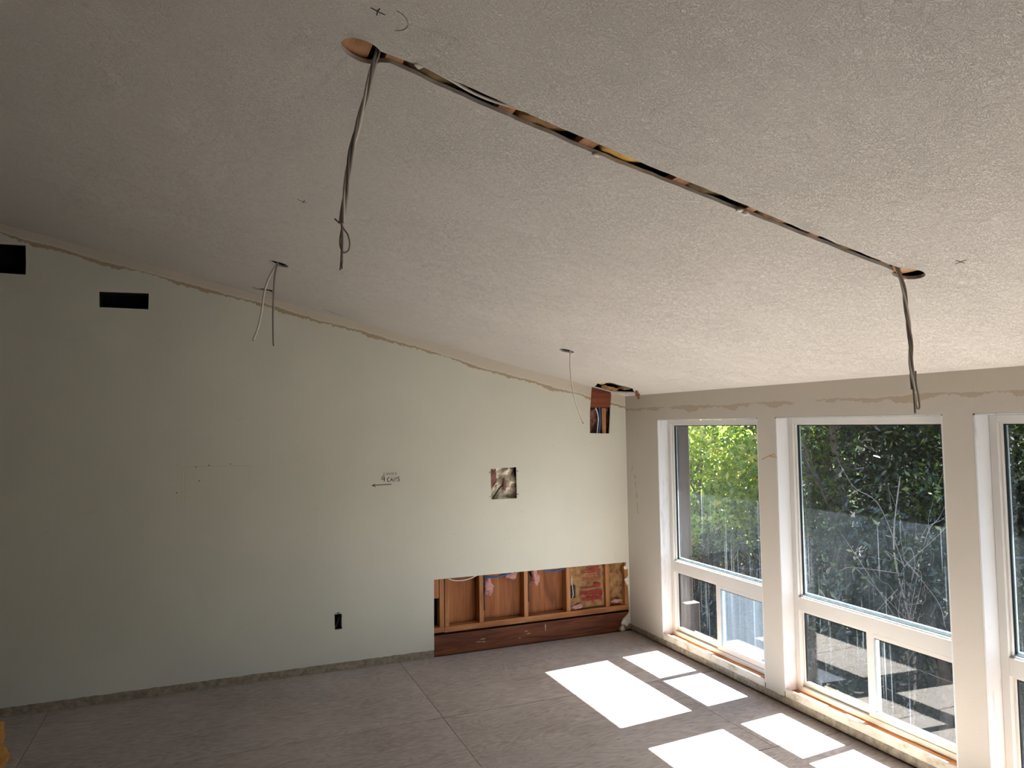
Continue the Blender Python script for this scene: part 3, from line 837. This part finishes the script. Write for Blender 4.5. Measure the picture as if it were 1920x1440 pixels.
# square opening: crumpled pale paper and a strap behind it
o = sheet('crumpled_paper', (-1.36, 0.075, 1.25), (0.26, 0, 0), (0, 0, 0.30), (0, -1, 0), 34, 36, 0.048, 15.0, M['paper'], None, 21, 0.004)
tag(o, 'crumpled pale vapour paper behind the square wall opening', 'paper')
o = sheet('torn_paper', (-1.350, 0.022, 1.36), (0.060, 0.004, 0.02), (-0.005, 0, 0.15), (0, -1, 0), 6, 8, 0.006, 24, M['mauve'], None, 23, 0.003, 0.3)
tag(o, 'pinkish torn batt edge in the square wall opening', 'insulation')
o = tube('box_wire', [(-1.325, 0.040, 1.270), (-1.30, 0.028, 1.31), (-1.262, 0.022, 1.365), (-1.23, 0.026, 1.385), (-1.215, 0.030, 1.44)], 0.0055, M['cable_black'])
tag(o, 'dark wire crossing the square wall opening', 'wire')
o = tube('box_wire', [(-1.335, 0.030, 1.335), (-1.32, 0.022, 1.37), (-1.295, 0.020, 1.405)], 0.0050, M['cable_white'])
tag(o, 'stub of white wire in the square wall opening', 'wire')
o = lump('insulation_tuft', (-1.222, 0.030, 1.385), (0.018, 0.008, 0.050), M['mauve'], None, 66, 0.5, 30, 3)
tag(o, 'dark brown torn wool in the square wall opening', 'insulation')
box('cut_mark', (-1.370, -1.3535), (-0.0008, -0.0001), (1.500, 1.505), M['ink'], wall_a)
box('cut_mark', (-1.1115, -1.096), (-0.0008, -0.0001), (1.500, 1.506), M['ink'], wall_a)
box('cut_mark', (-1.370, -1.3520), (-0.0008, -0.0001), (1.292, 1.296), M['ink'], wall_a)
box('cut_mark', (-1.1115, -1.096), (-0.0008, -0.0001), (1.298, 1.304), M['ink'], wall_a)

# outlet box
ob = empty('outlet_box', (-2.650, 0.02, 0.32))
tag(ob, 'open black electrical outlet box low in the cream wall', 'outlet box')
for x_, y_, z_ in (((-2.677, -2.672), (0.004, 0.07), (0.322, 0.437)), ((-2.632, -2.627), (0.004, 0.07), (0.322, 0.437)), ((-2.672, -2.632), (0.004, 0.07), (0.322, 0.327)), ((-2.672, -2.632), (0.004, 0.07), (0.432, 0.437)), ((-2.672, -2.632), (0.066, 0.07), (0.327, 0.432))):
    box('box_side', x_, y_, z_, M['black'], ob)
tube('wire', [(-2.668, 0.015, 0.335), (-2.655, 0.010, 0.37), (-2.640, 0.014, 0.415)], 0.0018, M['cable_grey'], ob)
box('ear', (-2.672, -2.656), (-0.002, 0.003), (0.438, 0.450), M['steel'], ob, 0.001)
box('ear', (-2.648, -2.634), (-0.002, 0.003), (0.440, 0.450), M['steel'], ob, 0.001)
box('ear', (-2.626, -2.620), (-0.002, 0.003), (0.335, 0.412), M['steel'], ob, 0.001)

# black duct boots behind the two high openings
def duct(x0, x1, z0, z1, label):
    root = empty('duct_boot', ((x0 + x1) / 2, 0.02, z0))
    tag(root, label, 'duct')
    for x_, z_ in (((x0, x0 + 0.004), (z0, z1)), ((x1 - 0.004, x1), (z0, z1)), ((x0 + 0.004, x1 - 0.004), (z0, z0 + 0.004)), ((x0 + 0.004, x1 - 0.004), (z1 - 0.004, z1))):
        box('duct_side', x_, (0.006, 0.108), z_, M['black_tin'], root)
    box('duct_back', (x0, x1), (0.1085, 0.112), (z0, z1), M['black_tin'], root)
duct(-5.058, -4.797, 3.014, 3.208, 'black duct opening high on the cream wall at the ceiling line')
duct(-4.334, -4.023, 2.802, 2.910, 'small wide black vent opening below the ceiling line')

# corner opening
o = sheet('insulation_batt', (-0.390, 0.072, 1.78), (0.125, 0, 0), (0, 0, 0.272), (0, -1, 0), 12, 20, 0.030, 16.0, M['mauve'], None, 51, 0.02)
tag(o, 'dark mauve fibreglass in the tall corner opening', 'insulation')
o = sheet('insulation_batt', (-0.198, 0.080, 1.78), (0.06, 0, 0), (0, 0, 0.272), (0, -1, 0), 8, 20, 0.022, 20.0, M['mauve'], None, 52, 0.015)
tag(o, 'dark fibreglass sliver between the corner stud and the opening edge', 'insulation')
o = tube('wall_cable', [(-0.302, 0.012, 1.79), (-0.292, 0.016, 1.86), (-0.280, 0.018, 1.95), (-0.290, 0.018, 2.01), (-0.305, 0.020, 2.05)], 0.0058, M['cable_white'])
tag(o, 'white cable in the tall corner opening', 'cable')
o = tube('wall_cable', [(-0.284, 0.018, 1.79), (-0.270, 0.020, 1.86), (-0.260, 0.022, 1.95), (-0.264, 0.024, 2.052)], 0.0100, M['cable_blue'])
tag(o, 'blue cable in the tall corner opening', 'cable')

# ------------------------------------------------------------------ marker and pencil notes
def strokes(name, lines, mat, parent, plane, wid):
    """pen strokes as thin flat ribbons lying on a wall; lines are polylines of (a, b)"""
    verts, faces = [], []
    for ln in lines:
        base = len(verts)
        for i, p in enumerate(ln):
            q0, q1 = ln[max(i - 1, 0)], ln[min(i + 1, len(ln) - 1)]
            dx, dy = q1[0] - q0[0], q1[1] - q0[1]
            l = math.hypot(dx, dy) or 1
            nx, ny = -dy / l * wid / 2, dx / l * wid / 2
            for s in (1, -1):
                for h in (0.0002, 0.0010):
                    verts.append(plane(p[0] + s * nx, p[1] + s * ny, h))
        for i in range(len(ln) - 1):
            a = base + i * 4
            faces += [(a + 1, a + 5, a + 7, a + 3), (a, a + 2, a + 6, a + 4), (a, a + 4, a + 5, a + 1), (a + 2, a + 3, a + 7, a + 6)]
        e = base + (len(ln) - 1) * 4
        faces += [(base, base + 1, base + 3, base + 2), (e, e + 2, e + 3, e + 1)]
    return mesh_obj(name, verts, faces, mat, parent)
PA = lambda a, b, h: (a, -h, b)
def glyphs(word, x, z, w, h, gap):
    G_ = {'4': [[(0.45, 1), (0.0, 0.40), (1.0, 0.46)], [(0.72, 0.95), (0.76, 0.0)]], 'C': [[(0.9, 0.95), (0.35, 0.9), (0.05, 0.45), (0.3, 0.05), (0.9, 0.08)]],
          'A': [[(0, 0), (0.45, 1), (0.9, 0)], [(0.2, 0.4), (0.8, 0.42)]], 'N': [[(0, 0), (0.1, 1), (0.75, 0.05), (0.85, 1)]], 'S': [[(0.9, 0.95), (0.3, 1), (0.1, 0.7), (0.8, 0.45), (0.85, 0.12), (0.1, 0.0)]],
          'D': [[(0.1, 0), (0.1, 1), (0.7, 0.8), (0.85, 0.4), (0.5, 0.05), (0.05, 0)]], 'I': [[(0.4, 0), (0.4, 1)]], 'M': [[(0, 0), (0.1, 1), (0.45, 0.3), (0.8, 1), (0.9, 0)]],
          'E': [[(0.8, 1), (0.1, 1), (0.1, 0), (0.8, 0)], [(0.1, 0.5), (0.65, 0.5)]], 'R': [[(0.1, 0), (0.1, 1), (0.75, 0.85), (0.7, 0.55), (0.1, 0.5), (0.85, 0)]], ' ': []}
    out = []
    for ch in word:
        for ln in G_[ch]:
            out.append([(x + p * w, z + q * h) for p, q in ln])
        x += (w + gap) * (0.6 if ch in ' I' else 1)
    return out
strokes('marker_note', glyphs('4', -2.302, 1.463, 0.030, 0.046, 0) + glyphs('CANS', -2.256, 1.460, 0.022, 0.034, 0.006), M['ink'], wall_a, PA, 0.0058)
strokes('marker_note', glyphs('DIMMER', -2.285, 1.512, 0.016, 0.022, 0.005), M['pencil'], wall_a, PA, 0.0030)
strokes('marker_arrow', [[(-2.219, 1.438), (-2.30, 1.4365), (-2.381, 1.434)], [(-2.352, 1.444), (-2.381, 1.434), (-2.350, 1.423)]], M['ink'], wall_a, PA, 0.0058)
strokes('pencil_line', [[(-3.788, 1.637), (-3.50, 1.633), (-3.30, 1.627)], [(-3.788, 1.637), (-3.786, 1.40)], [(-3.765, 1.60), (-3.764, 1.38)]], plain('faint_pencil', (188, 182, 164), 0.7), wall_a, PA, 0.003)
for x_, z_ in ((-3.819, 1.447), (-3.667, 1.528), (-3.60, 1.640), (-3.69, 1.632), (-3.45, 1.645)):
    lump('nail_hole', (x_, -0.0005, z_), (0.005, 0.0012, 0.005), M['pencil'], wall_a, 70, 0.1, 10, 1)
PB = lambda a, b, h: (-h, a, b)
strokes('pencil_note', [[(-0.110, 1.510), (-0.095, 1.480), (-0.088, 1.462)], [(-0.125, 1.425), (-0.142, 1.410), (-0.128, 1.395)], [(-0.150, 1.440), (-0.163, 1.405)], [(-0.140, 1.375), (-0.150, 1.335), (-0.152, 1.310)],
                        [(-0.152, 1.295), (-0.172, 1.280), (-0.155, 1.265), (-0.150, 1.235), (-0.170, 1.220), (-0.180, 1.245), (-0.160, 1.262)], [(-0.165, 1.195), (-0.170, 1.120), (-0.182, 1.080)]], plain('soft_pencil', (140, 130, 112), 0.7), wall_b, PB, 0.0045)
PC = lambda a, b, h: (a, b, zc(a) - h)
strokes('marker_cross', [[(-3.214, -4.226), (-3.196, -4.223), (-3.178, -4.222)], [(-3.194, -4.238), (-3.197, -4.222), (-3.195, -4.206)]], M['ink'], ceil, PC, 0.0026)
strokes('marker_cross', [[(-3.225, -2.600), (-3.180, -2.590)], [(-3.193, -2.620), (-3.198, -2.575)]], M['ink'], ceil, PC, 0.003)
strokes('marker_cross', [[(-1.222, -4.235), (-1.185, -4.240)], [(-1.206, -4.262), (-1.196, -4.215)]], M['ink'], ceil, PC, 0.0028)
strokes('pencil_circle', [arc(-3.165, -4.215, 0.045, math.radians(-80), math.radians(60), 16)], M['pencil'], ceil, PC, 0.0014)
strokes('score_line', [[(-2.78, -0.13), (-2.66, -0.11)], [(-2.72, -0.125), (-2.62, -0.10)]], M['pencil'], ceil, PC, 0.004)

# yellow scrap at the room's dark end
o = lump('insulation_scrap', (-4.80, -0.86, 0.115), (0.16, 0.12, 0.14), plain('ochre_fibreglass', (166, 120, 62), 0.95, 0.2, 30), None, 88, 0.5, 7.0, 4)
tag(o, 'crumpled yellow insulation scrap standing on the dusty floor', 'insulation')

# ------------------------------------------------------------------ outdoors
def soil_mat():
    t = NT('leaf_litter')
    n1 = t.noise(t.pos(), 5.0, 6, 0.7)
    col = t.ramp(n1, [(0.35, s2l((14, 12, 10))), (0.6, s2l((27, 24, 19))), (0.8, s2l((46, 42, 32)))])
    t.bsdf(col, 0.95, n1, 0.6, 0.05)
    return t.m
def ground_z(x, y):
    base = -0.75 - 0.28 * max(0, min(x, 4.5) - 0.3) + 0.62 * max(0, x - 5.0)
    return base + 0.12 * noise.noise(Vector((x * 0.7, y * 0.7, 0)))
gv, gf = [], []
NX, NY = 40, 60
for j in range(NY + 1):
    for i in range(NX + 1):
        x_, y_ = 0.17 + 16 * i / NX, -14 + 40 * j / NY
        gv.append((x_, y_, ground_z(x_, y_)))
for j in range(NY):
    for i in range(NX):
        a = j * (NX + 1) + i
        gf.append((a, a + 1, a + NX + 2, a + NX + 1))
ground = mesh_obj('ground', gv, gf, soil_mat(), None, True)
tag(ground, 'dark sloping garden ground outside the windows', kind='structure')

pp = empty('porch_post', (0.66, 0.085, -0.9))
tag(pp, 'weathered wooden post standing outside the first window', 'post')
box('shaft', (0.60, 0.72), (0.025, 0.145), (-1.0, zc(0.6) - 0.02), M['post'], pp, 0.006)
box('base_block', (0.58, 0.74), (-0.050, 0.165), (-1.1, 0.19), M['post'], pp, 0.008)

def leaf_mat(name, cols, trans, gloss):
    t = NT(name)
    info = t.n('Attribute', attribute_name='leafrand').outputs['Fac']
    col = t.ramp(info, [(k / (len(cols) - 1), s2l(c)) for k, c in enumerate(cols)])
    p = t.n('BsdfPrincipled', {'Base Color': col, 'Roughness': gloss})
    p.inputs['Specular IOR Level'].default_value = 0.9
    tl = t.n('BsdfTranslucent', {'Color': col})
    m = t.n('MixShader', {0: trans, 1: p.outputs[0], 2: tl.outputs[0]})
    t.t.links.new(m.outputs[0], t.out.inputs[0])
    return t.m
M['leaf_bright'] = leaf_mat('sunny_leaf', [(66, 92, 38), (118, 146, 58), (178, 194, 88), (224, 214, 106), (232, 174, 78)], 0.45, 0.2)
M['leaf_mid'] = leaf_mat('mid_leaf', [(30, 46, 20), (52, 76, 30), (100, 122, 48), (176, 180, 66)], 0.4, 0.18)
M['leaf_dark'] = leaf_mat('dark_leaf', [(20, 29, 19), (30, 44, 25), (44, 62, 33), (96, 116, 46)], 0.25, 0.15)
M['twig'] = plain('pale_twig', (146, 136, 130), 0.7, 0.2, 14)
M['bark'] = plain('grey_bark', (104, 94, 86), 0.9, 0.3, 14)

def foliage(name, blobs, n, size, mat, parent, seed):
    rs = np.random.RandomState(seed)
    blobs = np.array(blobs)
    w = blobs[:, 3] ** 2
    idx = rs.choice(len(blobs), n, p=w / w.sum())
    d = rs.normal(size=(n, 3))
    d /= np.linalg.norm(d, axis=1)[:, None]
    rad = rs.uniform(0.45, 1.05, n)[:, None]
    c = blobs[idx, :3] + d * rad * blobs[idx, 3:4]
    ax = rs.normal(size=(n, 3)); ax /= np.linalg.norm(ax, axis=1)[:, None]
    t2 = rs.normal(size=(n, 3)); bx = np.cross(ax, t2); bx /= np.linalg.norm(bx, axis=1)[:, None]
    nn = np.cross(ax, bx)
    s = size * rs.uniform(0.6, 1.35, n)[:, None]
    v = np.stack([c - ax * s, c + bx * s * 0.42 + nn * s * 0.15, c + ax * s, c - bx * s * 0.42 + nn * s * 0.15], axis=1).reshape(-1, 3)
    me = bpy.data.meshes.new(name)
    me.vertices.add(4 * n)
    me.vertices.foreach_set('co', v.astype(np.float32).ravel())
    me.loops.add(6 * n)
    base = np.arange(n)[:, None] * 4
    me.loops.foreach_set('vertex_index', (base + np.array([0, 1, 2, 0, 2, 3])).astype(np.int32).ravel())
    me.polygons.add(2 * n)
    me.polygons.foreach_set('loop_start', np.arange(0, 6 * n, 3, dtype=np.int32))
    at = me.attributes.new('leafrand', 'FLOAT', 'POINT')
    clump = 0.5 + 0.5 * np.sin(c[:, 0] * 3.1 + c[:, 1] * 2.3 + c[:, 2] * 4.7)
    at.data.foreach_set('value', np.repeat(np.clip(rs.beta(1.6, 3.0, n) * 0.8 + clump * 0.22, 0, 1), 4).astype(np.float32))
    me.materials.append(mat)
    me.update(calc_edges=True)
    me.validate()
    o = link(bpy.data.objects.new(name, me), parent)
    o['kind'] = 'stuff'
    return o

def shrub(name, x, y, top, spread, n, size, mat, label, seed, nb=22, bare=0):
    tk = 0.24 if bare else 1.0
    z0 = ground_z(x, y)
    root = empty(name, (x, y, z0))
    tag(root, label, 'tree' if top > 2.4 else 'shrub', 'greenery beyond the windows')
    r_ = random.Random(seed)
    tips, blobs = [], []
    for k in range(nb):
        a = r_.uniform(0, 2 * math.pi)
        q = spread * math.sqrt(r_.random())
        zz = z0 + (top - z0) * r_.uniform(0.22, 0.92)
        blobs.append((x + q * math.cos(a), y + q * math.sin(a), zz, spread * r_.uniform(0.28, 0.46)))
    if n:
        foliage('foliage', blobs, n, size, mat, root, seed)
    tube('trunk', [(x, y, z0 - 0.2), (x + 0.05, y - 0.05, z0 + (top - z0) * 0.3), (x - 0.05, y + 0.08, z0 + (top - z0) * 0.6), (x, y, z0 + (top - z0) * 0.85)], [0.07 * tk] * 8 + [0.05 * tk] * 6 + [0.025 * tk] * 6, M['twig'] if bare else M['bark'], root, True, 7)
    for k in range(7 + bare):
        b = blobs[k % nb]
        h0 = z0 + (top - z0) * r_.uniform(0.2, 0.6)
        mx = Vector((x, y, h0)).lerp(Vector(b[:3]), 0.5) + Vector((r_.uniform(-.15, .15), r_.uniform(-.15, .15), r_.uniform(-.1, .2)))
        tip = Vector(b[:3])
        q1 = mx.lerp(tip, 0.5) + Vector((r_.uniform(-.12, .12), r_.uniform(-.12, .12), r_.uniform(-.12, .12)))
        tube('branch', [(x, y, h0), mx, q1, tip], [0.022 * tk] * 4 + [0.014 * tk] * 8 + [0.007 * tk] * 8, M['twig'] if bare else M['bark'], root, True, 5)
    return root
# sunny thicket seen through the first window
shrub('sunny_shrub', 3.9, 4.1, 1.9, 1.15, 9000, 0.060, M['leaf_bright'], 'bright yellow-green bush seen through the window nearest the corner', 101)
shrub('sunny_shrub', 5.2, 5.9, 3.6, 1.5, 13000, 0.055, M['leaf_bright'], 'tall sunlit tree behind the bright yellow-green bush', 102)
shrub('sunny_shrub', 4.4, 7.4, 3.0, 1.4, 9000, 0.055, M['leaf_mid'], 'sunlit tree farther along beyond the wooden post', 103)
# dark thicket through the middle windows
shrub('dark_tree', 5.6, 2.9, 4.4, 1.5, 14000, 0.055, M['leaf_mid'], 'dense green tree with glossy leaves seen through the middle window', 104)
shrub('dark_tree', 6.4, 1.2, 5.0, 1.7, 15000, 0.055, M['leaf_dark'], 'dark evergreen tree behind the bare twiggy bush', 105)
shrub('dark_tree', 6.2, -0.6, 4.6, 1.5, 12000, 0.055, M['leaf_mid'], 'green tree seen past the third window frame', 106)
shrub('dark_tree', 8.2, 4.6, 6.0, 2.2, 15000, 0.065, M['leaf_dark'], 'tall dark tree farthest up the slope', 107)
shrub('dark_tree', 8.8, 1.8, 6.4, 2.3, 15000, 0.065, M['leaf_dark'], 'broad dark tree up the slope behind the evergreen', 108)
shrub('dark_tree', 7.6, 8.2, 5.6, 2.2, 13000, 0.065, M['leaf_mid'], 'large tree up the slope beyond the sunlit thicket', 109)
shrub('bare_bush', 3.9, 0.35, 1.75, 0.95, 260, 0.045, M['leaf_mid'], 'bare twiggy bush with few leaves outside the middle window', 110, 34, 26)
shrub('low_shrub', 3.2, 2.3, 0.55, 0.8, 5000, 0.05, M['leaf_dark'], 'low dark shrub in front of the glossy tree', 111)
shrub('low_shrub', 2.9, 0.9, 0.25, 0.75, 4500, 0.05, M['leaf_dark'], 'low dark shrub in front of the bare bush', 112)
shrub('low_shrub', 2.9, 3.3, 0.65, 0.85, 6000, 0.05, M['leaf_bright'], 'low sunlit shrub below the bright yellow-green bush', 113)
shrub('low_shrub', 4.4, 0.35, 0.5, 0.85, 5000, 0.05, M['leaf_dark'], 'low dark shrub at the foot of the evergreen', 114)
shrub('low_shrub', 4.3, 1.7, 0.7, 0.85, 5000, 0.05, M['leaf_dark'], 'low dark shrub at the foot of the glossy tree', 115)
shrub('low_shrub', 4.5, -0.9, 0.6, 0.9, 5000, 0.05, M['leaf_dark'], 'low dark shrub seen through the edge of the third window', 116)
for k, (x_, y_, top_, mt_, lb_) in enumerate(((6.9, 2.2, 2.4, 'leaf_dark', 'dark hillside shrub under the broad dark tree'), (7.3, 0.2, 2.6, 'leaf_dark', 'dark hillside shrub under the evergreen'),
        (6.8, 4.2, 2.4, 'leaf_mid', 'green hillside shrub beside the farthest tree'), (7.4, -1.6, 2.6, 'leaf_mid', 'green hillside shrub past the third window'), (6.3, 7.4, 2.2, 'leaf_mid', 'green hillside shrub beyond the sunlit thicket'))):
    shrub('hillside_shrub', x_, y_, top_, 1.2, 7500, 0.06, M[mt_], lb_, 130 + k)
strokes('rust_crack', [[(-1.828, 1.640), (-1.90, 1.668), (-1.955, 1.682), (-1.978, 1.655)], [(-1.90, 1.668), (-1.962, 1.660)]], plain('rust_stain', (168, 136, 98), 0.8), wall_b, PB, 0.006)
